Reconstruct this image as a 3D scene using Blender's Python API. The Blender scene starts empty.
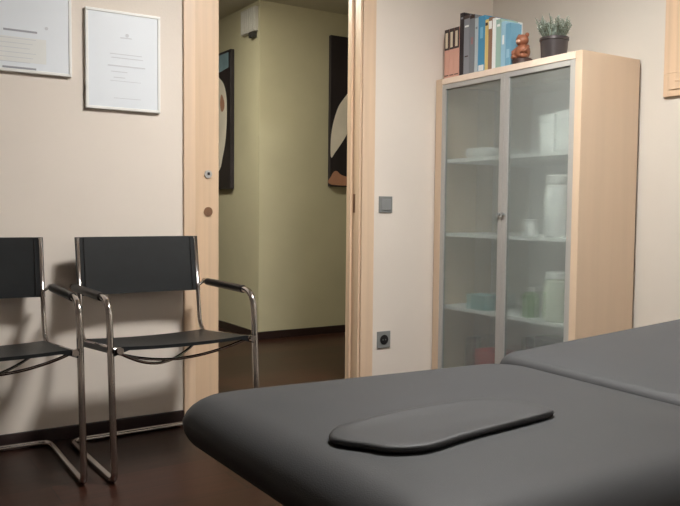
import bpy, bmesh, math, random
from mathutils import Vector, Matrix, Quaternion
random.seed(7)
PI = math.pi
C = bpy.context.scene.collection
sc = bpy.context.scene

# ------------------------------------------------------------------ colours / materials
def lin(r, g, b):
    f = lambda c: (c/255/12.92) if c/255 <= .04045 else ((c/255+.055)/1.055)**2.4
    return (f(r), f(g), f(b), 1)

def mat(name, col, rough=.5, metal=0, spec=.5, coat=0, noise=0, nscale=8, bump=0, bscale=200, emit=None, estr=0, stretch=None):
    m = bpy.data.materials.new(name); m.use_nodes = True
    nt = m.node_tree; b = nt.nodes['Principled BSDF']
    b.inputs['Base Color'].default_value = col
    b.inputs['Roughness'].default_value = rough
    b.inputs['Metallic'].default_value = metal
    b.inputs['Specular IOR Level'].default_value = spec
    b.inputs['Coat Weight'].default_value = coat
    if emit: b.inputs['Emission Color'].default_value = emit; b.inputs['Emission Strength'].default_value = estr
    tc = nt.nodes.new('ShaderNodeTexCoord')
    src = tc.outputs['Object']
    if stretch:
        mp = nt.nodes.new('ShaderNodeMapping'); mp.inputs['Scale'].default_value = stretch
        nt.links.new(src, mp.inputs['Vector']); src = mp.outputs['Vector']
    if noise:
        n = nt.nodes.new('ShaderNodeTexNoise'); n.inputs['Scale'].default_value = nscale; n.inputs['Detail'].default_value = 5
        nt.links.new(src, n.inputs['Vector'])
        r = nt.nodes.new('ShaderNodeValToRGB')
        r.color_ramp.elements[0].position = .3; r.color_ramp.elements[1].position = .7
        r.color_ramp.elements[0].color = tuple(c*(1-noise) for c in col[:3])+(1,)
        r.color_ramp.elements[1].color = tuple(min(1, c*(1+noise)) for c in col[:3])+(1,)
        nt.links.new(n.outputs['Fac'], r.inputs['Fac']); nt.links.new(r.outputs['Color'], b.inputs['Base Color'])
    if bump:
        n2 = nt.nodes.new('ShaderNodeTexNoise'); n2.inputs['Scale'].default_value = bscale; n2.inputs['Detail'].default_value = 3
        nt.links.new(src, n2.inputs['Vector'])
        bp = nt.nodes.new('ShaderNodeBump'); bp.inputs['Strength'].default_value = bump; bp.inputs['Distance'].default_value = .002
        nt.links.new(n2.outputs['Fac'], bp.inputs['Height']); nt.links.new(bp.outputs['Normal'], b.inputs['Normal'])
    return m

M = {}
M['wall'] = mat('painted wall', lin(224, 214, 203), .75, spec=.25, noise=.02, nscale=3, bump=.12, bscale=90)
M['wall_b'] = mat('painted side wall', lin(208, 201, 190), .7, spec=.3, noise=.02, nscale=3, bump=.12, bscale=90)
M['corr'] = mat('corridor wall', lin(186, 180, 152), .55, spec=.4, noise=.05, nscale=2.5, bump=.15, bscale=60)
M['ceil'] = mat('ceiling paint', lin(235, 230, 222), .9)
M['corrceil'] = mat('corridor ceiling paint', lin(200, 196, 178), .9)
M['base'] = mat('dark baseboard', lin(42, 28, 27), .35, noise=.2, nscale=6, stretch=(1, 1, 8))
M['maple'] = mat('maple wood', lin(218, 191, 163), .42, noise=.07, nscale=3, stretch=(9, 9, .35))
M['maple2'] = mat('maple wood leaf', lin(211, 183, 153), .4, noise=.09, nscale=3, stretch=(11, 11, .3))
M['cabwood'] = mat('cabinet laminate', lin(208, 184, 158), .45, noise=.03, nscale=3, stretch=(5, 5, .4))
M['cabedge'] = mat('cabinet edge laminate', lin(232, 212, 192), .45, noise=.03, nscale=3, stretch=(5, 5, .4))
M['alu'] = mat('brushed aluminium', lin(180, 178, 174), .4, metal=.25)
M['chrome'] = mat('chrome', lin(196, 190, 187), .15, metal=1)
M['leather'] = mat('black saddle leather', lin(26, 29, 31), .42, spec=.4, noise=.12, nscale=20, bump=.15, bscale=350)
M['armleather'] = mat('arm leather', lin(24, 20, 20), .4)
M['vinyl'] = mat('grey black vinyl', lin(55, 56, 58), .60, spec=.28, noise=.04, nscale=9, bump=.2, bscale=420)
M['vinyl2'] = mat('cushion vinyl', lin(52, 53, 55), .55, spec=.3, noise=.04, nscale=9, bump=.2, bscale=420)
M['frameblack'] = mat('dark metal', lin(30, 30, 32), .4, metal=.4)
M['white'] = mat('white lacquer', lin(232, 234, 233), .5)
M['shelf'] = mat('pale shelf', lin(244, 246, 244), .55)
M['cabin'] = mat('cabinet inside', lin(236, 239, 238), .6)
M['paper'] = mat('certificate paper', lin(218, 223, 228), .45, spec=.5, noise=.01, nscale=5)
M['paper2'] = mat('cream paper area', lin(218, 219, 216), .5)
M['ink'] = mat('faded ink', lin(196, 199, 204), .6)
M['inkdark'] = mat('dark ink', lin(150, 152, 158), .6)
M['silver'] = mat('white frame', lin(226, 226, 222), .4)
M['steelgrey'] = mat('grey plate', lin(136, 138, 136), .4, metal=.1)
M['darkgrey'] = mat('dark plate', lin(52, 50, 48), .4)
M['black'] = mat('matte black', lin(18, 17, 18), .5)
M['brass'] = mat('brown metal', lin(150, 116, 92), .35, metal=.6)
M['canvasdark'] = mat('dark canvas', lin(38, 32, 36), .45, noise=.3, nscale=4)
M['canvasteal'] = mat('teal canvas', lin(128, 156, 168), .5, noise=.2, nscale=5)
M['canvaspale'] = mat('pale canvas', lin(232, 224, 210), .5, noise=.07, nscale=7)
M['canvasskin'] = mat('skin canvas', lin(178, 130, 104), .5, noise=.1, nscale=7)
M['lamp'] = mat('lamp diffuser', lin(255, 250, 240), .5, emit=(1, .975, .94, 1), estr=17)
M['wallbox'] = mat('grey wall box', lin(186, 184, 178), .5)
M['pot'] = mat('bronze pot', lin(72, 66, 66), .35, metal=.35, noise=.1, nscale=15)
M['soil'] = mat('soil', lin(50, 38, 30), .9)
M['leaf'] = mat('grey green leaf', lin(142, 154, 142), .6, noise=.3, nscale=25)
M['stem'] = mat('stem', lin(90, 92, 70), .7)
M['terra'] = mat('terracotta', lin(146, 92, 66), .5, noise=.2, nscale=30)
M['terralight'] = mat('pale clay', lin(214, 170, 146), .5)
M['terradark'] = mat('dark clay', lin(66, 46, 40), .5)

def floor_mat():
    m = bpy.data.materials.new('dark plank floor'); m.use_nodes = True
    nt = m.node_tree; b = nt.nodes['Principled BSDF']
    tc = nt.nodes.new('ShaderNodeTexCoord')
    br = nt.nodes.new('ShaderNodeTexBrick')
    br.inputs['Scale'].default_value = 1; br.inputs['Brick Width'].default_value = 1.2; br.inputs['Row Height'].default_value = .19
    br.inputs['Mortar Size'].default_value = .0025
    br.inputs['Color1'].default_value = lin(44, 27, 20); br.inputs['Color2'].default_value = lin(60, 34, 25); br.inputs['Mortar'].default_value = lin(24, 15, 12)
    nt.links.new(tc.outputs['Object'], br.inputs['Vector'])
    mp = nt.nodes.new('ShaderNodeMapping'); mp.inputs['Scale'].default_value = (1.2, 14, 1)
    nt.links.new(tc.outputs['Object'], mp.inputs['Vector'])
    n = nt.nodes.new('ShaderNodeTexNoise'); n.inputs['Scale'].default_value = 2.2; n.inputs['Detail'].default_value = 6
    nt.links.new(mp.outputs['Vector'], n.inputs['Vector'])
    r = nt.nodes.new('ShaderNodeValToRGB'); r.color_ramp.elements[0].position = .3; r.color_ramp.elements[0].color = (.45, .45, .45, 1); r.color_ramp.elements[1].position = .75; r.color_ramp.elements[1].color = (1, 1, 1, 1)
    nt.links.new(n.outputs['Fac'], r.inputs['Fac'])
    mx = nt.nodes.new('ShaderNodeMix'); mx.data_type = 'RGBA'; mx.blend_type = 'MULTIPLY'; mx.inputs['Factor'].default_value = .8
    nt.links.new(br.outputs['Color'], mx.inputs['A']); nt.links.new(r.outputs['Color'], mx.inputs['B'])
    nt.links.new(mx.outputs['Result'], b.inputs['Base Color'])
    b.inputs['Roughness'].default_value = .33
    b.inputs['Specular IOR Level'].default_value = .22
    return m
M['floor'] = floor_mat()

def frosted():
    m = bpy.data.materials.new('frosted glass'); m.use_nodes = True
    nt = m.node_tree; nt.nodes.clear()
    out = nt.nodes.new('ShaderNodeOutputMaterial')
    tr = nt.nodes.new('ShaderNodeBsdfTransparent'); tr.inputs['Color'].default_value = (.94, .97, .96, 1)
    rf = nt.nodes.new('ShaderNodeBsdfRefraction'); rf.inputs['Roughness'].default_value = .12; rf.inputs['IOR'].default_value = 1.25; rf.inputs['Color'].default_value = (.94, .97, .96, 1)
    df = nt.nodes.new('ShaderNodeBsdfDiffuse'); df.inputs['Color'].default_value = lin(214, 220, 220)
    tl = nt.nodes.new('ShaderNodeBsdfTranslucent'); tl.inputs['Color'].default_value = lin(190, 196, 192)
    gl = nt.nodes.new('ShaderNodeBsdfGlossy'); gl.inputs['Roughness'].default_value = .3; gl.inputs['Color'].default_value = (.7, .7, .7, 1)
    a = nt.nodes.new('ShaderNodeMixShader'); a.inputs[0].default_value = .35
    b = nt.nodes.new('ShaderNodeMixShader'); b.inputs[0].default_value = .5
    c = nt.nodes.new('ShaderNodeMixShader'); c.inputs[0].default_value = .27
    d = nt.nodes.new('ShaderNodeMixShader'); d.inputs[0].default_value = .04
    L = nt.links.new
    L(tr.outputs[0], a.inputs[1]); L(rf.outputs[0], a.inputs[2])
    L(df.outputs[0], b.inputs[1]); L(tl.outputs[0], b.inputs[2])
    L(a.outputs[0], c.inputs[1]); L(b.outputs[0], c.inputs[2])
    L(c.outputs[0], d.inputs[1]); L(gl.outputs[0], d.inputs[2])
    L(d.outputs[0], out.inputs['Surface'])
    return m
M['glass'] = frosted()

# ------------------------------------------------------------------ helpers
def obj(name, bm, m, parent=None, smooth=False):
    me = bpy.data.meshes.new(name); bmesh.ops.recalc_face_normals(bm, faces=bm.faces); bm.to_mesh(me); bm.free()
    if isinstance(m, (list, tuple)):
        for x in m: me.materials.append(x)
    else: me.materials.append(m)
    o = bpy.data.objects.new(name, me); C.objects.link(o)
    if parent: o.parent = parent
    if smooth:
        for p in me.polygons: p.use_smooth = True
        if smooth == 'edge':
            me.set_sharp_from_angle(angle=math.radians(38))
    return o
def tag(o, label, cat, group=None, kind=None):
    o['label'] = label; o['category'] = cat
    if group: o['group'] = group
    if kind: o['kind'] = kind
    return o
def thing(name, label, cat, loc=(0, 0, 0), rz=0, group=None):
    o = bpy.data.objects.new(name, None); C.objects.link(o); o.empty_display_size = .1
    o.location = loc; o.rotation_euler = (0, 0, rz)
    return tag(o, label, cat, group)
def struct(name, bm, m, parent=None):
    o = obj(name, bm, m, parent)
    if not parent: o['kind'] = 'structure'
    return o
def box(bm, x0, x1, y0, y1, z0, z1, bev=0, seg=2, mi=0):
    r = bmesh.ops.create_cube(bm, size=1)
    vs = r['verts']
    for v in vs:
        v.co = Vector(((x0+x1)/2+v.co.x*(x1-x0), (y0+y1)/2+v.co.y*(y1-y0), (z0+z1)/2+v.co.z*(z1-z0)))
    fs = {f for v in vs for f in v.link_faces}
    for f in fs: f.material_index = mi
    if bev:
        es = {e for v in vs for e in v.link_edges}
        bmesh.ops.bevel(bm, geom=list(es), offset=bev, segments=seg, affect='EDGES', profile=.5)
    return bm
def B(*a, **k):
    return box(bmesh.new(), *a, **k)
def cyl(bm, p0, p1, r, seg=20, r2=None):
    p0 = Vector(p0); p1 = Vector(p1); d = p1-p0
    q = d.to_track_quat('Z', 'Y').to_matrix().to_4x4()
    bmesh.ops.create_cone(bm, cap_ends=True, segments=seg, radius1=r, radius2=r if r2 is None else r2, depth=d.length, matrix=Matrix.Translation((p0+p1)/2) @ q)
    return bm
def ball(bm, c, rx, ry=None, rz=None, sub=2):
    ry = rx if ry is None else ry; rz = rx if rz is None else rz
    bmesh.ops.create_icosphere(bm, subdivisions=sub, radius=1, matrix=Matrix.Translation(c) @ Matrix.Diagonal((rx, ry, rz, 1)))
    return bm
def lathe(bm, prof, cx=0, cy=0, seg=28):
    rings = []
    for r, z in prof:
        rings.append([bm.verts.new((cx+r*math.cos(2*PI*i/seg), cy+r*math.sin(2*PI*i/seg), z)) for i in range(seg)])
    for a, b in zip(rings, rings[1:]):
        for i in range(seg):
            j = (i+1) % seg; bm.faces.new((a[i], a[j], b[j], b[i]))
    bm.faces.new(rings[0][::-1]); bm.faces.new(rings[-1])
    return bm
def fillet(pts, r, n=7):
    out = [Vector(pts[0])]
    for i in range(1, len(pts)-1):
        p = Vector(pts[i]); a = Vector(pts[i-1])-p; b = Vector(pts[i+1])-p
        rr = r[i] if isinstance(r, dict) and i in r else (r if not isinstance(r, dict) else r.get('d', .03))
        d = min(rr, a.length*.49, b.length*.49)
        s = p+a.normalized()*d; e = p+b.normalized()*d
        for k in range(n+1):
            t = k/n; out.append(s*(1-t)**2+p*2*t*(1-t)+e*t*t)
    out.append(Vector(pts[-1]))
    return out
def tube(bm, pts, r, seg=14, caps=True):
    pts = [Vector(p) for p in pts]
    n = len(pts); T = []
    for i in range(n):
        a = pts[max(0, i-1)]; b = pts[min(n-1, i+1)]; T.append((b-a).normalized())
    up = Vector((0, 0, 1)) if abs(T[0].z) < .9 else Vector((1, 0, 0))
    N = T[0].cross(up).normalized(); rings = []
    for i in range(n):
        if i:
            q = T[i-1].rotation_difference(T[i]); N = (q @ N).normalized()
        Bn = T[i].cross(N).normalized()
        rad = r(i/(n-1)) if callable(r) else r
        rings.append([bm.verts.new(pts[i]+(N*math.cos(2*PI*k/seg)+Bn*math.sin(2*PI*k/seg))*rad) for k in range(seg)])
    for a, b in zip(rings, rings[1:]):
        for k in range(seg):
            j = (k+1) % seg; bm.faces.new((a[k], a[j], b[j], b[k]))
    if caps: bm.faces.new(rings[0][::-1]); bm.faces.new(rings[-1])
    return bm
def rrect(hx, hy, R, n=8):
    R = max(R, .001); o = []
    for cx, cy, a0 in ((hx-R, hy-R, 0), (-hx+R, hy-R, 90), (-hx+R, -hy+R, 180), (hx-R, -hy+R, 270)):
        for k in range(n+1):
            a = math.radians(a0+90*k/n); o.append((cx+R*math.cos(a), cy+R*math.sin(a)))
    return o
def slab(hx, hy, R, rings, n=8):
    """rounded slab from (inset, z) rings, bottom to top"""
    bm = bmesh.new(); rs = []
    for ins, z in rings:
        rs.append([bm.verts.new((x, y, z)) for x, y in rrect(hx-ins, hy-ins, max(R-ins, min(R*.62, .62*(min(hx, hy)-ins))), n)])
    for a, b in zip(rs, rs[1:]):
        m = len(a)
        for k in range(m):
            j = (k+1) % m; bm.faces.new((a[k], a[j], b[j], b[k]))
    bm.faces.new(rs[0][::-1]); bm.faces.new(rs[-1])
    return bm
def prism(bm, pts, y0, y1, axis='y'):
    f = (lambda u, v, w: (u, w, v)) if axis == 'y' else (lambda u, v, w: (w, u, v))
    a = [bm.verts.new(f(u, v, y0)) for u, v in pts]; b = [bm.verts.new(f(u, v, y1)) for u, v in pts]
    m = len(pts)
    for k in range(m):
        j = (k+1) % m; bm.faces.new((a[k], a[j], b[j], b[k]))
    bm.faces.new(a[::-1]); bm.faces.new(b)
    return bm
def copy_tree(o, parent=None):
    c = o.copy(); C.objects.link(c)
    if parent: c.parent = parent
    for ch in list(o.children): copy_tree(ch, c)
    return c

# ------------------------------------------------------------------ the setting
YA = 3.419      # face of the wall with the doorway
XB = 3.24       # face of the wall behind the cabinet
TH = .12
X0, Y0 = -2.6, -2.4
ZC = 2.6
struct('floor', B(X0, 4.6, Y0, 8.0, -.1, 0), M['floor'])
struct('ceiling', B(X0, XB+.12, Y0, YA+TH, ZC, ZC+.1), M['ceil'])
struct('ceiling_corridor', B(X0, 4.6, YA+TH, 8.0, 2.56, 2.66), M['corrceil'])
bm = bmesh.new()
box(bm, X0, 1.37, YA, YA+.032, 0, ZC); box(bm, X0, 1.37, YA+.088, YA+TH, 0, ZC)
box(bm, X0, .6, YA+.032, YA+.088, 0, ZC)
box(bm, 2.33, XB+.12, YA, YA+TH, 0, ZC); box(bm, 1.37, 2.33, YA, YA+TH, 2.16, ZC)
struct('wall_door_side', bm, M['wall'])
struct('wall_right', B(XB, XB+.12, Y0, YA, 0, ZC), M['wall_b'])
struct('wall_left', B(X0-.12, X0, Y0, 8.0, 0, 2.66), M['wall'])
struct('wall_back', B(X0, XB+.12, Y0-.12, Y0, 0, ZC), M['wall'])
struct('wall_corridor_corner', B(2.65, 4.6, 5.29, 8.0, 0, 2.56), M['corr'])
struct('wall_corridor_end', B(X0, 4.6, 8.0, 8.12, 0, 2.66), M['corr'])
struct('wall_corridor_right', B(4.6, 4.72, YA, 8.0, 0, 2.66), M['corr'])
bm = bmesh.new(); box(bm, XB+.12, 4.6, YA, YA+TH, 0, 2.66)
struct('wall_corridor_front', bm, M['corr'])
struct('baseboard_door_side', B(X0, 1.322, YA-.012, YA, 0, .055, bev=.003), M['base'])
struct('baseboard_door_right', B(2.398, XB, YA-.012, YA, 0, .055, bev=.003), M['base'])
struct('baseboard_right', B(XB-.012, XB, Y0, YA-.012, 0, .055, bev=.003), M['base'])
bm = bmesh.new(); box(bm, 2.638, 4.6, 5.278, 5.29, 0, .06); box(bm, 2.638, 2.65, 5.29, 8.0, 0, .06)
struct('baseboard_corridor', bm, M['base'])
# door casing
struct('trim_1', B(1.322, 1.378, YA-.014, YA, 0, 2.23, bev=.003), M['maple'])
bm = bmesh.new()
box(bm, 2.314, 2.395, YA-.014, YA, 0, 2.23, bev=.003)
box(bm, 2.304, 2.33, YA, YA+.035, 0, 2.16); box(bm, 2.304, 2.33, YA+.085, YA+TH, 0, 2.16); box(bm, 2.316, 2.33, YA+.035, YA+.085, 0, 2.16)
t2 = struct('trim_2', bm, M['maple'])
o = obj('strike_plate', B(2.3135, 2.316, YA+.048, YA+.072, .985, 1.085, bev=.0008), M['brass'], t2)
o['label'] = 'brown metal strike plate'
struct('trim_3', B(1.378, 2.314, YA-.014, YA, 2.15, 2.23, bev=.003), M['maple'])
# sliding leaf, mostly in its pocket
leaf = struct('door_1', B(.70, 1.518, YA+.04, YA+.08, .008, 2.15, bev=.002), M['maple2'])
bm = bmesh.new(); cyl(bm, (1.462, YA+.041, 1.163), (1.462, YA+.034, 1.163), .019, 24)
lk = obj('lock_rosette', bm, M['alu'], leaf, 'edge'); lk['label'] = 'round chrome lock'
bm = bmesh.new(); box(bm, 1.458, 1.470, YA+.031, YA+.035, 1.160, 1.172, bev=.001)
obj('keyhole', bm, M['black'], lk)
bm = bmesh.new(); cyl(bm, (1.463, YA+.041, .985), (1.463, YA+.036, .985), .022, 28)
fp = obj('finger_pull', bm, M['brass'], leaf, 'edge'); fp['label'] = 'round brown recessed pull'

# ------------------------------------------------------------------ switch and socket
sw = thing('light_switch', 'square grey light switch on the wall right of the doorway', 'light switch', (2.476, YA, 1.031))
obj('plate', B(-.044, .044, -.008, 0, -.044, .044, bev=.002), M['steelgrey'], sw)
obj('rocker', B(-.03, .03, -.013, -.008, -.03, .03, bev=.002), mat('rocker grey', lin(150, 152, 152), .35, metal=.3), sw)
so = thing('power_socket', 'square grey power socket low on the wall below the switch', 'power socket', (2.474, YA, .292))
obj('plate', B(-.044, .044, -.008, 0, -.046, .046, bev=.002), M['steelgrey'], so)
bm = bmesh.new(); cyl(bm, (0, -.0085, 0), (0, -.011, 0), .027, 24)
o = obj('outlet_well', bm, M['black'], so, 'edge'); o['label'] = 'dark round outlet'
bm = bmesh.new(); cyl(bm, (-.009, -.011, 0), (-.009, -.0125, 0), .003, 10); cyl(bm, (.009, -.011, 0), (.009, -.0125, 0), .003, 10)
obj('contact', bm, M['steelgrey'], o)

# ------------------------------------------------------------------ framed certificates
def certificate(x0, x1, z0, z1, label, bars, dot):
    cx, cz = (x0+x1)/2, (z0+z1)/2; hx, hz = (x1-x0)/2, (z1-z0)/2
    t = thing('framed_certificate', label, 'framed certificate', (cx, YA, cz), 0, 'certificates on the door wall')
    bm = bmesh.new(); w = .012
    box(bm, -hx, hx, -.0195, -.002, -hz, -hz+w, bev=.002); box(bm, -hx, hx, -.0195, -.002, hz-w, hz, bev=.002)
    box(bm, -hx, -hx+w, -.0195, -.002, -hz+w, hz-w, bev=.002); box(bm, hx-w, hx, -.0195, -.002, -hz+w, hz-w, bev=.002)
    obj('frame', bm, M['silver'], t)
    pa = obj('paper', B(-hx+w, hx-w, -.016, -.003, -hz+w, hz-w), M['paper'], t)
    for (a, b, z, h, k) in bars:
        e = 0 if k == 2 else .0003
        obj('paper_block' if k == 2 else 'text_line', B(a-cx, b-cx, -.0165-e, -.0158, z-cz-h/2, z-cz+h/2), (M['ink'], M['inkdark'], M['paper2'])[k], pa)
    bm = bmesh.new()
    cyl(bm, (dot[0]-cx, -.0168, dot[1]-cz), (dot[0]-cx, -.0158, dot[1]-cz), dot[2], 12)
    obj('seal', bm, M['ink'], pa)
    return t
bars = [(.555, .685, 1.716, .008, 1), (.55, .68, 1.566, .008, 1), (.50, .72, 1.640, .10, 2)]
for k in range(6): bars.append((.53, .68-.012*(k % 3), 1.684-.019*k, .0022, 0))
certificate(.30, .823, 1.549, 1.95, 'wide framed certificate with two dark text lines, left of the two frames', bars, (.722, 1.738, .007))
bars = []
for k, (a, b, z, h) in enumerate([(.985, 1.125, 1.668, .003), (.99, 1.13, 1.652, .003), (.975, 1.14, 1.617, .005), (.99, 1.06, 1.592, .003), (1.0, 1.05, 1.567, .003), (.985, 1.12, 1.552, .002), (1.0, 1.12, 1.478, .002), (1.03, 1.08, 1.74, .004)]):
    bars.append((a, b, z, h, 0))
certificate(.88, 1.209, 1.426, 1.853, 'upright white framed certificate beside the doorway, right of the two frames', bars, (1.06, 1.752, .008))

# ------------------------------------------------------------------ large wood framed picture on the right wall
pf = thing('picture_frame', 'light wooden picture frame on the wall right of the cabinet', 'picture frame', (XB, 1.80, 1.96))
hy, hz, w = .46, .424, .105
bm = bmesh.new()
def frame_ring(bm, hy, hz, w, x0, x1, bev):
    box(bm, x0, x1, -hy, hy, -hz, -hz+w, bev=bev); box(bm, x0, x1, -hy, hy, hz-w, hz, bev=bev)
    box(bm, x0, x1, -hy, -hy+w, -hz+w, hz-w, bev=bev); box(bm, x0, x1, hy-w, hy, -hz+w, hz-w, bev=bev)
frame_ring(bm, hy, hz, w, -.018, -.001, .003)
frame_ring(bm, hy-.03, hz-.03, w-.03, -.024, -.018, .002)
frame_ring(bm, hy-.065, hz-.065, w-.065, -.029, -.024, .002)
obj('frame', bm, M['maple2'], pf)
obj('mat_board', B(-.010, -.001, -hy+w, hy-w, -hz+w, hz-w), M['paper2'], pf)

# ------------------------------------------------------------------ cantilever armchairs
def make_chair(loc, rz, label):
    t = thing('cantilever_armchair', label, 'armchair', loc, rz, 'black leather armchairs along the wall')
    hw = .293; r = .0125
    # one continuous chrome side-and-base tube: left arm, post, runner, rear bar, runner, post, right arm
    def side(s):
        return [(s*hw, .50, .672), (s*hw, .022, .668), (s*hw, -.030, .0125), (s*hw, .545, .0125)]
    pts = side(-1)+side(1)[::-1]
    bm = bmesh.new()
    tube(bm, fillet(pts, {'d': .06, 1: .075, 6: .075, 2: .035, 5: .035, 3: .05, 4: .05}), r, 16)
    obj('base_frame', bm, M['chrome'], t, True)
    for s in (-1, 1):
        # seat rail turning up into the back upright
        bm = bmesh.new()
        tube(bm, fillet([(s*.268, -.012, .484), (s*.264, .475, .447), (s*.262, .535, .872)], {'d': .07}), .0095, 14)
        rl = obj('seat_rail', bm, M['chrome'], t, True)
        bm = bmesh.new(); cyl(bm, (s*.256, .012, .484), (s*(hw-.008), .012, .484), .009, 16)
        cyl(bm, (s*.268, -.014, .484), (s*.268, -.030, .485), .0125, 16)
        obj('end_fitting', bm, M['chrome'], rl, 'edge')
        bm = bmesh.new(); cyl(bm, (s*.261, .49, .655), (s*(hw-.004), .49, .672), .006, 12)
        obj('arm_bracket', bm, M['chrome'], t, 'edge')
        # leather sleeve on the arm
        bm = bmesh.new()
        tube(bm, [(s*hw, .46, .6717), (s*hw, .44, .6715), (s*hw, .30, .6703), (s*hw, .13, .6689), (s*hw, .11, .6687)], .0165, 16)
        obj('arm_pad', bm, M['armleather'], t, 'edge')
    # curved cross braces sagging below the seat
    for s in (-1, 1):
        bm = bmesh.new(); P = []
        for k in range(25):
            u = k/24; P.append((s*(-.262+.524*u), .03+.40*u, .474-.028*u-.075*math.sin(PI*u)**.9-(.010 if s > 0 else 0)*math.sin(PI*u)))
        tube(bm, P, .006, 10)
        obj('cross_brace', bm, M['chrome'], t, True)
    # sling seat: leather wrapped round both rails, sagging between them
    bm = bmesh.new(); nx, ny = 20, 14; top = []; bot = []
    for j in range(ny+1):
        v = j/ny; y = -.002+v*.445; zc = .4845-.037*v*.93
        ra, rb = [], []
        for i in range(nx+1):
            u = -1+2*i/nx; au = abs(u)
            x = u*.281
            sag = -.016*(1-au**2.2)*(.6+.4*math.sin(PI*v))
            z = zc+.0125+sag
            if au > .93: z -= (au-.93)/.07*.012
            ra.append(bm.verts.new((x, y, z))); rb.append(bm.verts.new((x, y, z-.007-(.010 if au > .86 else 0)-(.006 if j in (0, ny) else 0))))
        top.append(ra); bot.append(rb)
    for j in range(ny):
        for i in range(nx):
            bm.faces.new((top[j][i], top[j][i+1], top[j+1][i+1], top[j+1][i]))
            bm.faces.new((bot[j][i], bot[j+1][i], bot[j+1][i+1], bot[j][i+1]))
    for j in range(ny):
        bm.faces.new((top[j][0], top[j+1][0], bot[j+1][0], bot[j][0])); bm.faces.new((top[j][nx], bot[j][nx], bot[j+1][nx], top[j+1][nx]))
    for i in range(nx):
        bm.faces.new((top[0][i], bot[0][i], bot[0][i+1], top[0][i+1])); bm.faces.new((top[ny][i], top[ny][i+1], bot[ny][i+1], bot[ny][i]))
    obj('seat', bm, M['leather'], t, 'edge')
    # back sling sleeved over the uprights
    bm = bmesh.new(); nx, nz = 20, 8; F = []; R = []
    for j in range(nz+1):
        v = j/nz; z = .632+v*.243; yc = .501+.0345*v
        ra, rb = [], []
        for i in range(nx+1):
            u = -1+2*i/nx; au = abs(u); x = u*.272
            bow = .020*(1-au**2)
            edge = .0125 if au > .90 else .004
            if au > .985: edge = .006
            ra.append(bm.verts.new((x, yc+bow-edge, z))); rb.append(bm.verts.new((x, yc+bow+edge, z)))
        F.append(ra); R.append(rb)
    for j in range(nz):
        for i in range(nx):
            bm.faces.new((F[j][i], F[j][i+1], F[j+1][i+1], F[j+1][i])); bm.faces.new((R[j][i], R[j+1][i], R[j+1][i+1], R[j][i+1]))
    for j in range(nz):
        bm.faces.new((F[j][0], F[j+1][0], R[j+1][0], R[j][0])); bm.faces.new((F[j][nx], R[j][nx], R[j+1][nx], F[j+1][nx]))
    for i in range(nx):
        bm.faces.new((F[0][i], R[0][i], R[0][i+1], F[0][i+1])); bm.faces.new((F[nz][i], F[nz][i+1], R[nz][i+1], R[nz][i]))
    bk = obj('backrest', bm, M['leather'], t, 'edge')
    for s in (-1, 1):
        bm = tube(bmesh.new(), [(s*.238, .4935+.0345*v+.0035, .634+v*.239) for v in [0, .5, 1]], .0012, 6)
        obj('stitching', bm, M['armleather'], bk)
    return t
ch = make_chair((1.092, 2.782, 0), math.radians(1.5), 'black leather chrome cantilever armchair beside the doorway, seen whole')
c2 = copy_tree(ch); c2.location = (.409, 2.815, 0); c2.rotation_euler[2] = math.radians(-.5)
c2['label'] = 'black leather chrome cantilever armchair cut off by the left picture edge'

# ------------------------------------------------------------------ treatment table
TZ = .64
tt = thing('treatment_table', 'large dark grey vinyl treatment table in the foreground', 'massage table', (.525, 1.412, 0), math.radians(-2.6))
W2 = .40; L1 = .815           # half width, main section length
def pad(hx, hy, R, zt, th, re, crown, rh=None):
    rh = rh or re
    rg = [(re*.9, zt-th)]
    n = 8
    for k in range(n+1):
        a = -PI/2+PI/2*k/n; rg.append((re*(1-math.cos(a)), zt-th+re+re*math.sin(a)))
    for k in range(1, n+1):
        a = PI/2*k/n; rg.append((rh*(1-math.cos(a)), zt-crown-re+re*math.sin(a)))
    for ins, f in ((rh+.02, .2), (rh+.06, .5), (rh+.12, .82), (rh+.20, .98), (min(hx, hy)-.04, 1)):
        rg.append((ins, zt-crown+crown*f))
    return slab(hx, hy, R, rg, 12)
bm = pad(L1/2+.03, W2, .12, TZ+.007, .108, .054, .007, .090)
bmesh.ops.translate(bm, vec=(L1/2+.03, -W2+.03, 0), verts=bm.verts)
for v in bm.verts:
    v.co.x += .045*max(0, 1-v.co.x/L1)*min(1, max(0, .03-v.co.y)/(2*W2))
    if v.co.y > -W2+.03: v.co.y += .03*max(0, 1-v.co.x/L1)*min(1, (v.co.y+W2-.03)/.2)
pd = obj('mattress_section', bm, M['vinyl'], tt, 'edge')
L2 = 1.0; ang = math.radians(3.8)
bm = pad(L2/2, W2, .07, .02, .095, .040, .010)
bmesh.ops.translate(bm, vec=(L2/2, -W2+.03, 0), verts=bm.verts)
bmesh.ops.rotate(bm, cent=(0, 0, -.07), matrix=Matrix.Rotation(-ang, 3, 'Y'), verts=bm.verts)
bmesh.ops.translate(bm, vec=(L1-.002, 0, TZ-.001), verts=bm.verts)
obj('backrest_section', bm, M['vinyl'], tt, 'edge')
bm = bmesh.new()
box(bm, .30, 1.80, -.70, -.66, .475, .535, bev=.003); box(bm, .30, 1.80, -.08, -.04, .475, .535, bev=.003)
box(bm, .30, .34, -.66, -.08, .475, .545, bev=.003); box(bm, 1.76, 1.80, -.66, -.08, .475, .545, bev=.003); box(bm, .84, .88, -.66, -.08, .475, .545, bev=.003)
obj('under_frame', bm, M['frameblack'], tt)
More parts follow.
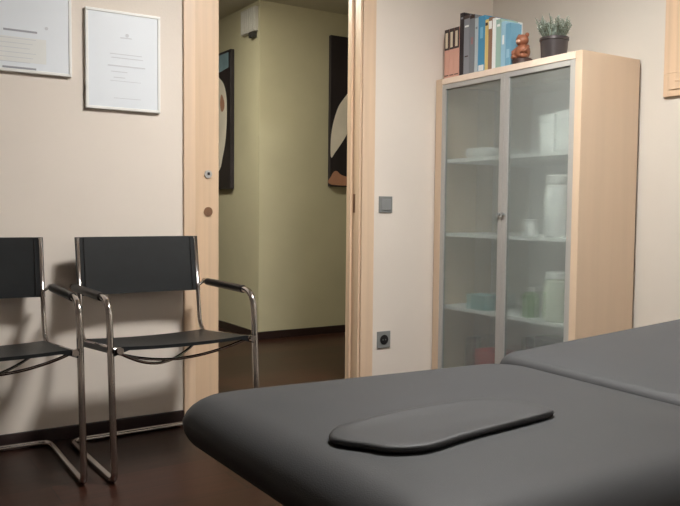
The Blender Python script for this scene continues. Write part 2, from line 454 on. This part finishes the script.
for x, y in ((.36, -.68), (.36, -.06), (1.65, -.68), (1.65, -.06)):
    lg = obj('leg', B(x-.022, x+.022, y-.022, y+.022, .015, .475, bev=.004), M['frameblack'], tt)
    bm = bmesh.new(); cyl(bm, (x, y, 0), (x, y, .015), .026, 18); obj('rubber_foot', bm, M['black'], lg, 'edge')

# small contoured cushion lying on the table
cu = [(.645, .955), (.636, .985), (.650, 1.014), (.69, 1.036), (.79, 1.046), (.88, 1.050), (.96, 1.048), (1.01, 1.036), (1.04, .995), (1.05, .94), (1.04, .908), (.99, .897), (.89, .887), (.81, .878), (.73, .868), (.68, .893), (.66, .93)]
def smooth_closed(p, n=6):
    o = []; m = len(p)
    for i in range(m):
        a, b, c, d = [Vector(p[(i+k) % m]) for k in (-1, 0, 1, 2)]
        for k in range(n):
            t = k/n; o.append(.5*((2*b)+(c-a)*t+(2*a-5*b+4*c-d)*t*t+(3*b-a-3*c+d)*t**3))
    return o
out = smooth_closed(cu); cen = sum(out, Vector((0, 0)))/len(out)
bm = bmesh.new(); rings = []
for sc_, z in ((.90, .0), (.96, .0015), (.995, .004), (1.0, .006), (.985, .0085), (.955, .0105), (.90, .0115), (.8, .0104), (.62, .009), (.4, .0083), (.15, .008)):
    rg = []
    for p in out:
        d = p-cen; L = d.length; q = cen+d*(1-(1-sc_)*min(1, .085/L*1.0)) if sc_ > .88 else cen+d*sc_
        rg.append(bm.verts.new((q.x-cen.x, q.y-cen.y, z)))
    rings.append(rg)
for a, b in zip(rings, rings[1:]):
    for k in range(len(a)):
        j = (k+1) % len(a); bm.faces.new((a[k], a[j], b[j], b[k]))
bm.faces.new(rings[0][::-1]); bm.faces.new(rings[-1])
from mathutils.bvhtree import BVHTree
bpy.context.view_layer.update()
mwp = pd.matrix_world
bvh = BVHTree.FromPolygons([mwp @ v.co for v in pd.data.vertices], [p.vertices[:] for p in pd.data.polygons])
ccx, ccy = cen.x-.016, cen.y+.002
for v in bm.verts:      # the soft cushion settles onto the crowned mattress
    hit = bvh.ray_cast(Vector((ccx+v.co.x, ccy+v.co.y, 1)), Vector((0, 0, -1)))[0]
    v.co.z += hit.z-TZ+.0008
o = obj('flat_cushion', bm, M['vinyl2'], None, 'edge'); o.location = (ccx, ccy, TZ)
tag(o, 'thin flat dark vinyl cushion lying on the treatment table', 'cushion')

# ------------------------------------------------------------------ cabinet
XF = 2.808; CY0, CY1 = 2.383, 3.405; ZT = 1.729; D = .408
cb = thing('storage_cabinet', 'tall maple cabinet with two frosted glass doors', 'cabinet', (XF, (CY0+CY1)/2, 0))
h = (CY1-CY0)/2
obj('side_panel', B(0, D, -h, -h+.040, 0, ZT, bev=.002), M['cabwood'], cb)
obj('side_panel', B(0, D, h-.050, h, 0, ZT, bev=.002), M['cabwood'], cb)
o = obj('top_panel', B(0, D, -h+.0405, h-.0505, ZT-.032, ZT, bev=.001), M['cabedge'], cb)
obj('back_panel', B(D-.012, D-.002, -h+.041, h-.051, .08, ZT-.033), M['cabin'], cb)
obj('bottom_panel', B(.03, D-.013, -h+.041, h-.051, .08, .10), M['shelf'], cb)
obj('plinth', B(.03, .045, -h+.041, h-.051, 0, .079), M['cabwood'], cb)
SZ = (1.287, .877, .470)
for z in SZ:
    obj('shelf', B(.030, D-.013, -h+.041, h-.051, z-.020, z, bev=.001), M['shelf'], cb)
def cab_door(y0, y1, hinge):
    f = .029; z0, z1 = .085, ZT-.034
    bm = bmesh.new()
    box(bm, .002, .022, y0, y0+f, z0, z1, bev=.0015); box(bm, .002, .022, y1-f, y1, z0, z1, bev=.0015)
    box(bm, .002, .022, y0+f, y1-f, z0, z0+f, bev=.0015); box(bm, .002, .022, y0+f, y1-f, z1-.026, z1, bev=.0015)
    d = obj('door', bm, M['alu'], cb); d['label'] = 'aluminium framed frosted glass door'
    obj('glass_pane', B(.010, .014, y0+f, y1-f, z0+f, z1-.026), M['glass'], d)
    yk = y1-.014 if hinge < 0 else y0+.014
    bm = bmesh.new(); cyl(bm, (.002, yk, .985), (-.006, yk, .985), .006, 16); cyl(bm, (-.006, yk, .985), (-.014, yk, .985), .009, 16)
    obj('handle', bm, M['steelgrey'], d, 'edge')
ym = 2.871-(CY0+CY1)/2
cab_door(-h+.041, ym-.001, -1); cab_door(ym+.001, h-.051, 1)

# things on the shelves, behind the frosted glass
def boxthing(name, label, cat, x, y, z, sx, sy, sz, m, group=None, lid=True):
    t = thing(name, label, cat, (x, y, z), 0, group)
    obj('body', B(-sx/2, sx/2, -sy/2, sy/2, 0, sz*.8, bev=.002), m, t)
    obj('lid', B(-sx/2-.001, sx/2+.001, -sy/2-.001, sy/2+.001, sz*.8, sz, bev=.002), m, t)
    return t
white = mat('white carton', lin(240, 242, 240), .6)
boxthing('carton', 'white box at the right end of the top shelf, nearer the cabinet side', 'box', 2.885, 2.505, 1.287, .10, .088, .185, white, 'white boxes on the top shelf')
boxthing('carton', 'white box on the top shelf, left of another white box', 'box', 2.885, 2.605, 1.287, .10, .088, .175, white, 'white boxes on the top shelf')
def towels(x, y, z, n, sx, sy, hh, m, label, cat='towels', name='towel_stack', group=None):
    bm = bmesh.new()
    for k in range(n): box(bm, -sx/2+.003*(k % 2), sx/2, -sy/2+.004*((k+1) % 2), sy/2, k*hh, (k+1)*hh-.001, bev=hh*.4, seg=3)
    return bm
def single(name, bm, m, loc, label, cat, smooth='edge', rz=0):
    o = obj(name, bm, m, None, smooth); o.location = loc; o.rotation_euler[2] = rz
    return tag(o, label, cat)
single('folded_cloth', towels(0, 0, 0, 1, .14, .18, .055, M['white'], ''), white, (2.93, 3.13, 1.287), 'low white folded cloth on the top shelf behind the left door', 'cloth')
def bottle(name, label, x, y, z, r, hgt, m, capm, neck=.4, group=None):
    t = thing(name, label, 'bottle' if name != 'jar' else 'jar', (x, y, z), 0, group)
    n = r*neck
    obj('body', lathe(bmesh.new(), [(r*.9, 0), (r, .006), (r, hgt*.68), (r*.9, hgt*.76), (n*1.15, hgt*.82), (n, hgt*.84), (n, hgt*.87)]), m, t, 'edge')
    obj('cap', lathe(bmesh.new(), [(n*1.15, hgt*.87), (n*1.15, hgt*.98), (n, hgt)]), capm, t, 'edge')
    return t
bottle('plastic_canister', 'big white round shouldered canister on the second shelf', 2.90, 2.580, .877, .068, .30, white, white, .75)
bottle('jar', 'small white jar on the second shelf beside the big canister', 2.885, 2.745, .877, .040, .085, white, white, .8)
bottle('plastic_canister', 'pale canister behind the right door, on the shelf below the big white one', 2.90, 2.575, .47, .066, .24, mat('pale green plastic', lin(214, 222, 204), .5), white, .75)
bottle('plastic_bottle', 'green bottle behind the right door beside the pale canister', 2.90, 2.745, .47, .042, .15, mat('green plastic', lin(104, 150, 86), .5), white, .4)
boxthing('carton', 'small teal box on the lowest shelf behind the left door', 'box', 2.90, 3.09, .47, .11, .14, .08, mat('teal carton', lin(112, 172, 176), .6))
boxthing('storage_box', 'red box on the cabinet floor behind the left door', 'box', 2.92, 3.00, .10, .15, .17, .16, mat('red plastic', lin(196, 50, 52), .5))
boxthing('storage_box', 'dark box on the cabinet floor behind the right door', 'box', 3.0, 2.62, .10, .17, .34, .26, mat('dark plastic', lin(44, 42, 42), .5))
bottle('jar', 'dark jar on the cabinet floor left of the red box', 2.90, 3.16, .10, .045, .21, mat('dark jar', lin(64, 60, 50), .4), mat('dark lid', lin(40, 40, 36), .4), .8)

# ------------------------------------------------------------------ books on the cabinet
Zb = ZT+.0005
def book(y1, w, hgt, dep, cov, label, bands=(), lean=0, x=2.826, cat='book', name='book', pages=M['paper2']):
    t = thing(name, label, cat, (x, y1-w/2, Zb+abs(math.sin(lean))*w/2), 0, 'books on the cabinet')
    t.rotation_euler[0] = lean
    c = .0022; hw = w/2
    bm = bmesh.new()
    box(bm, 0, dep, -hw, -hw+c, 0, hgt); box(bm, 0, dep, hw-c, hw, 0, hgt); box(bm, 0, c, -hw+c, hw-c, 0, hgt)
    obj('cover', bm, cov, t)
    obj('pages', B(c, dep-.004, -hw+c, hw-c, .003, hgt-.003), pages, t)
    for z0, z1, y0, y1_, m in bands:
        e = 0 if m is not cream else .0006
        obj('spine_label', B(-.0006-e, .0005, -hw+y0*w, -hw+y1_*w, z0*hgt, z1*hgt), m, t)
    return t
def cm(r, g, b, n='cover'): return mat(n, lin(r, g, b), .5)
sal, cream, drk, gry, blu = cm(214, 164, 146), cm(214, 202, 178), cm(62, 46, 42), cm(134, 136, 142), cm(70, 140, 176)
lgr, tan, wht, pbl, mbl = cm(176, 186, 190), cm(140, 108, 86), cm(228, 230, 228), cm(148, 186, 204), cm(110, 158, 182)
yel, grn = cm(214, 190, 120), cm(150, 178, 166)
for k, (y, lab) in enumerate(((3.372, 'salmon and dark book with cream spine panel, leftmost on the cabinet'), (3.331, 'salmon and dark book with cream spine panel, second from the left'), (3.291, 'salmon and dark book with cream spine panel, touching the tall black album'))):
    book(y-.013, .038, .268, .17, sal, lab, ((.58, 1.0, 0, 1, drk), (.62, .93, .28, .8, cream), (.05, .07, .1, .9, drk)))
book(3.234, .030, .335, .24, cm(34, 24, 28), 'tallest book, a thin near-black album', ((.9, .93, .2, .8, gry),))
book(3.201, .044, .315, .23, gry, 'thick tall grey book right of the near-black album', ((.80, .83, .15, .85, wht), (.3, .32, .2, .8, drk), (.94, 1.0, 0, 1, drk)))
book(3.154, .036, .308, .23, cm(120, 124, 128), 'tall darker grey book with reddish spine mark', ((.5, .62, .3, .7, cm(150, 112, 112)), (.94, 1.0, 0, 1, drk)))
book(3.115, .024, .285, .21, lgr, 'narrow light grey book left of the bright blue one', ((.8, .84, .2, .8, gry),))
book(3.088, .048, .288, .21, blu, 'bright blue thick book in the middle of the row', ((.02, .12, .1, .9, wht), (.6, .8, .3, .7, cm(120, 180, 206))))
book(3.037, .022, .262, .19, yel, 'narrow yellow book right of the bright blue one', ((.88, .94, .1, .9, drk),))
book(3.012, .026, .268, .19, tan, 'brown book with white top band', ((.78, .93, .05, .95, wht),))
book(2.983, .024, .258, .19, wht, 'white book between the brown and pale green ones')
book(2.956, .034, .246, .12, grn, 'pale green book near the right of the row', ((.85, .9, .2, .8, wht),))
book(2.919, .030, .228, .10, pbl, 'pale blue book right of the pale green one', ((.5, .7, .3, .7, wht),))
book(2.886, .034, .212, .075, mbl, 'blue book at the right end of the row', ((.2, .4, .2, .8, pbl),))
# small clay figure
fg = thing('clay_figurine', 'small reddish brown seated clay figurine between the books and plant', 'figurine', (2.858, 2.800, Zb))
obj('base', lathe(bmesh.new(), [(.045, 0), (.050, .004), (.050, .022), (.044, .028)]), M['terradark'], fg, 'edge')
bm = bmesh.new()
ball(bm, (0, 0, .060), .036, .040, .042, 3); ball(bm, (-.022, .028, .038), .026, .016, .014, 3); ball(bm, (-.022, -.028, .038), .026, .016, .014, 3)
tube(bm, [(0, .034, .085), (-.022, .042, .065), (-.036, .026, .052)], .010, 10); tube(bm, [(0, -.034, .085), (-.022, -.042, .065), (-.036, -.026, .052)], .010, 10)
obj('body', bm, M['terra'], fg, True)
bm = bmesh.new(); ball(bm, (-.004, 0, .118), .030, .033, .030, 3); ball(bm, (.002, .026, .142), .010, .011, .012, 2); ball(bm, (.002, -.026, .142), .010, .011, .012, 2)
hd = obj('head', bm, M['terra'], fg, True)
bm = bmesh.new(); ball(bm, (-.030, 0, .110), .012, .014, .010, 2)
o = obj('muzzle', bm, M['terralight'], hd, True); o['label'] = 'paler snout'
# potted plant
pp = thing('potted_plant', 'feathery grey green plant in a dark pot on the cabinet', 'potted plant', (2.875, 2.612, Zb))
pt_ = obj('pot', lathe(bmesh.new(), [(.057, 0), (.060, .003), (.065, .084), (.069, .085), (.069, .098), (.062, .098), (.060, .082)]), M['pot'], pp, 'edge')
obj('soil', lathe(bmesh.new(), [(.057, .076), (.0585, .084), (.056, .087)]), M['soil'], pt_)
bm = bmesh.new(); bs = bmesh.new()
for k in range(150):
    a = random.uniform(0, 2*PI); rr = .046*math.sqrt(random.random())
    p = Vector((rr*math.cos(a), rr*math.sin(a), .088)); out_ = Vector((math.cos(a), math.sin(a), 0))*(.05+rr*7)+Vector((0, 0, 1))
    ln = random.uniform(.05, .112)
    pts = []
    for s in range(6):
        u = s/5; q = p+out_.normalized()*ln*u+Vector((math.cos(a), math.sin(a), 0))*.010*u*u-Vector((0, 0, 1))*.008*u*u; pts.append(q)
    tube(bs, pts, .0011, 5)
    for s in range(18):
        u = .15+.85*s/17; i = min(4, int(u*5)); q = pts[i].lerp(pts[i+1], u*5-i)
        d = Vector((random.uniform(-1, 1), random.uniform(-1, 1), random.uniform(.1, 1.2))).normalized()*random.uniform(.010, .020)
        sd = d.cross(Vector((random.random(), random.random(), random.random()))).normalized()*.0018
        v = [bm.verts.new(q), bm.verts.new(q+d*.5+sd), bm.verts.new(q+d), bm.verts.new(q+d*.5-sd)]
        bm.faces.new(v)
obj('stems', bs, M['stem'], pp)
obj('foliage', bm, M['leaf'], pp)

# ------------------------------------------------------------------ corridor: pictures, ceiling-height wall box
def canvas_x(label, x, y0, y1, z0, z1, shapes):   # hangs on a wall facing -X
    t = thing('canvas_picture', label, 'picture', (x, (y0+y1)/2, (z0+z1)/2)); cy, cz = (y0+y1)/2, (z0+z1)/2
    cv = obj('canvas', B(-.035, -.001, y0-cy, y1-cy, z0-cz, z1-cz, bev=.002), M['canvasdark'], t)
    for n, pts, m in shapes:
        bm = bmesh.new(); e = .0004 if m is M['canvasskin'] else 0; prism(bm, [(u-cy, v-cz) for u, v in pts], -.0365-e, -.0345, 'x'); obj(n, bm, m, cv)
def canvas_y(label, y, x0, x1, z0, z1, shapes):
    cx, cz = (x0+x1)/2, (z0+z1)/2
    t = thing('canvas_picture', label, 'picture', (cx, y, cz))
    cv = obj('canvas', B(x0-cx, x1-cx, -.035, -.001, z0-cz, z1-cz, bev=.002), M['canvasdark'], t)
    for n, pts, m in shapes:
        bm = bmesh.new(); prism(bm, [(u-cx, v-cz) for u, v in pts], -.0365, -.0345, 'y'); obj(n, bm, m, cv)
def sm(p): return [(v.x, v.y) for v in smooth_closed(p, 5)]
canvas_x('tall dark canvas with a teal top and pale curved shape, left in the corridor', 2.65, 5.73, 6.75, 1.16, 2.27,
    [('painted_shape', [(5.77, 2.25), (6.73, 2.25), (6.73, 2.04), (5.77, 2.13)], M['canvasteal']),
     ('painted_shape', sm([(5.90, 2.04), (5.815, 1.92), (5.80, 1.78), (5.815, 1.60), (5.88, 1.42), (5.98, 1.30), (6.4, 1.22), (6.6, 1.5), (6.4, 1.95), (6.1, 2.10)]), M['canvaspale']),
     ('painted_shape', sm([(5.90, 1.93), (5.85, 1.87), (5.85, 1.81), (5.90, 1.79), (5.93, 1.86)]), M['canvasskin'])])
canvas_y('tall near-black canvas with a diagonal white sweep, beside the right door jamb', 5.29, 3.262, 4.05, 1.185, 2.375,
    [('painted_shape', sm([(3.268, 1.42), (3.270, 1.60), (3.31, 1.76), (3.37, 1.87), (3.5, 1.98), (3.7, 1.9), (3.58, 1.74), (3.46, 1.66), (3.38, 1.55), (3.31, 1.46)]), M['canvaspale']),
     ('painted_shape', sm([(3.275, 1.20), (3.275, 1.27), (3.32, 1.31), (3.40, 1.27), (3.7, 1.24), (3.7, 1.20)]), M['canvasskin'])])
wb = thing('wall_box', 'small ribbed pale grey box with a dark sensor, high on the corridor corner', 'wall box', (2.65, 5.43, 2.455))
obj('housing', B(-.035, 0, -.125, .12, -.12, .065, bev=.006), M['wallbox'], wb)
bm = bmesh.new()
for k in range(7): box(bm, -.039, -.033, -.112+k*.033, -.100+k*.033, -.108, .053, bev=.001)
obj('ribbed_cover', bm, M['wallbox'], wb)
bm = box(bmesh.new(), -.04, -.001, -.10, -.03, -.162, -.120, bev=.005)
ds = obj('sensor', bm, M['darkgrey'], wb); ds['label'] = 'small dark sensor below the box'
bm = bmesh.new(); ball(bm, (-.035, -.065, -.156), .014, .016, .012, 2); obj('sensor_lens', bm, M['black'], ds, True)

# ------------------------------------------------------------------ lamps
def ceiling_lamp(x, y, s, z, strength, label, col=(1, .975, .94, 1)):
    t = thing('ceiling_light', label, 'ceiling light', (x, y, z), 0)
    bm = bmesh.new()
    for a in ((-s, s, -s, -s+.02), (-s, s, s-.02, s), (-s, -s+.02, -s+.02, s-.02), (s-.02, s, -s+.02, s-.02)): box(bm, a[0], a[1], a[2], a[3], -.03, 0, bev=.002)
    obj('housing', bm, M['white'], t)
    m = mat('diffuser', lin(255, 250, 240), .5, emit=col, estr=strength)
    obj('diffuser', B(-s+.021, s-.021, -s+.021, s-.021, -.022, -.004), m, t)
ceiling_lamp(1.72, 1.78, .22, ZC, 34, 'square ceiling panel lamp above the treatment table')
ceiling_lamp(2.3, -1.7, .25, ZC, 6, 'added square fill light panel, unseen behind the camera')  # unseen panel added as fill light for the room
dl = thing('downlight', 'round downlight in the corridor ceiling', 'downlight', (1.6, 4.5, 2.56))
bm = bmesh.new(); lathe(bm, [(.085, -.006), (.09, 0), (.07, .0)]); 
bm.free(); bm = lathe(bmesh.new(), [(.092, -.001), (.092, -.008), (.080, -.012), (.074, -.012)])
obj('rim', bm, M['white'], dl, 'edge')
bm = bmesh.new(); cyl(bm, (0, 0, -.012), (0, 0, -.020), .07, 24)
obj('diffuser', bm, mat('corridor lamp', lin(255, 245, 220), .5, emit=(1, .95, .80, 1), estr=200), dl)

w = bpy.data.worlds.new('world'); sc.world = w; w.use_nodes = True
w.node_tree.nodes['Background'].inputs[0].default_value = (.5, .5, .5, 1); w.node_tree.nodes['Background'].inputs[1].default_value = .1

# ------------------------------------------------------------------ camera
cam = bpy.data.cameras.new('camera'); cam.sensor_width = 36; cam.lens = 774.05/680*36; cam.clip_start = .02
co = bpy.data.objects.new('camera', cam); C.objects.link(co)
rt = Vector((0.84255357, -0.53852746, 0.00957319)); up = Vector((0.02199148, 0.05215488, 0.99839684)); fw = Vector((0.5381634, 0.84099229, -0.0557863))
mw = Matrix((rt, up, -fw)).transposed().to_4x4(); mw.translation = Vector((0, 0, 1.0))
co.matrix_world = mw
sc.camera = co
sc.view_settings.view_transform = 'Standard'; sc.view_settings.look = 'None'; sc.view_settings.gamma = 1
sc.view_settings.use_curve_mapping = False
sc.view_settings.exposure = 2.33
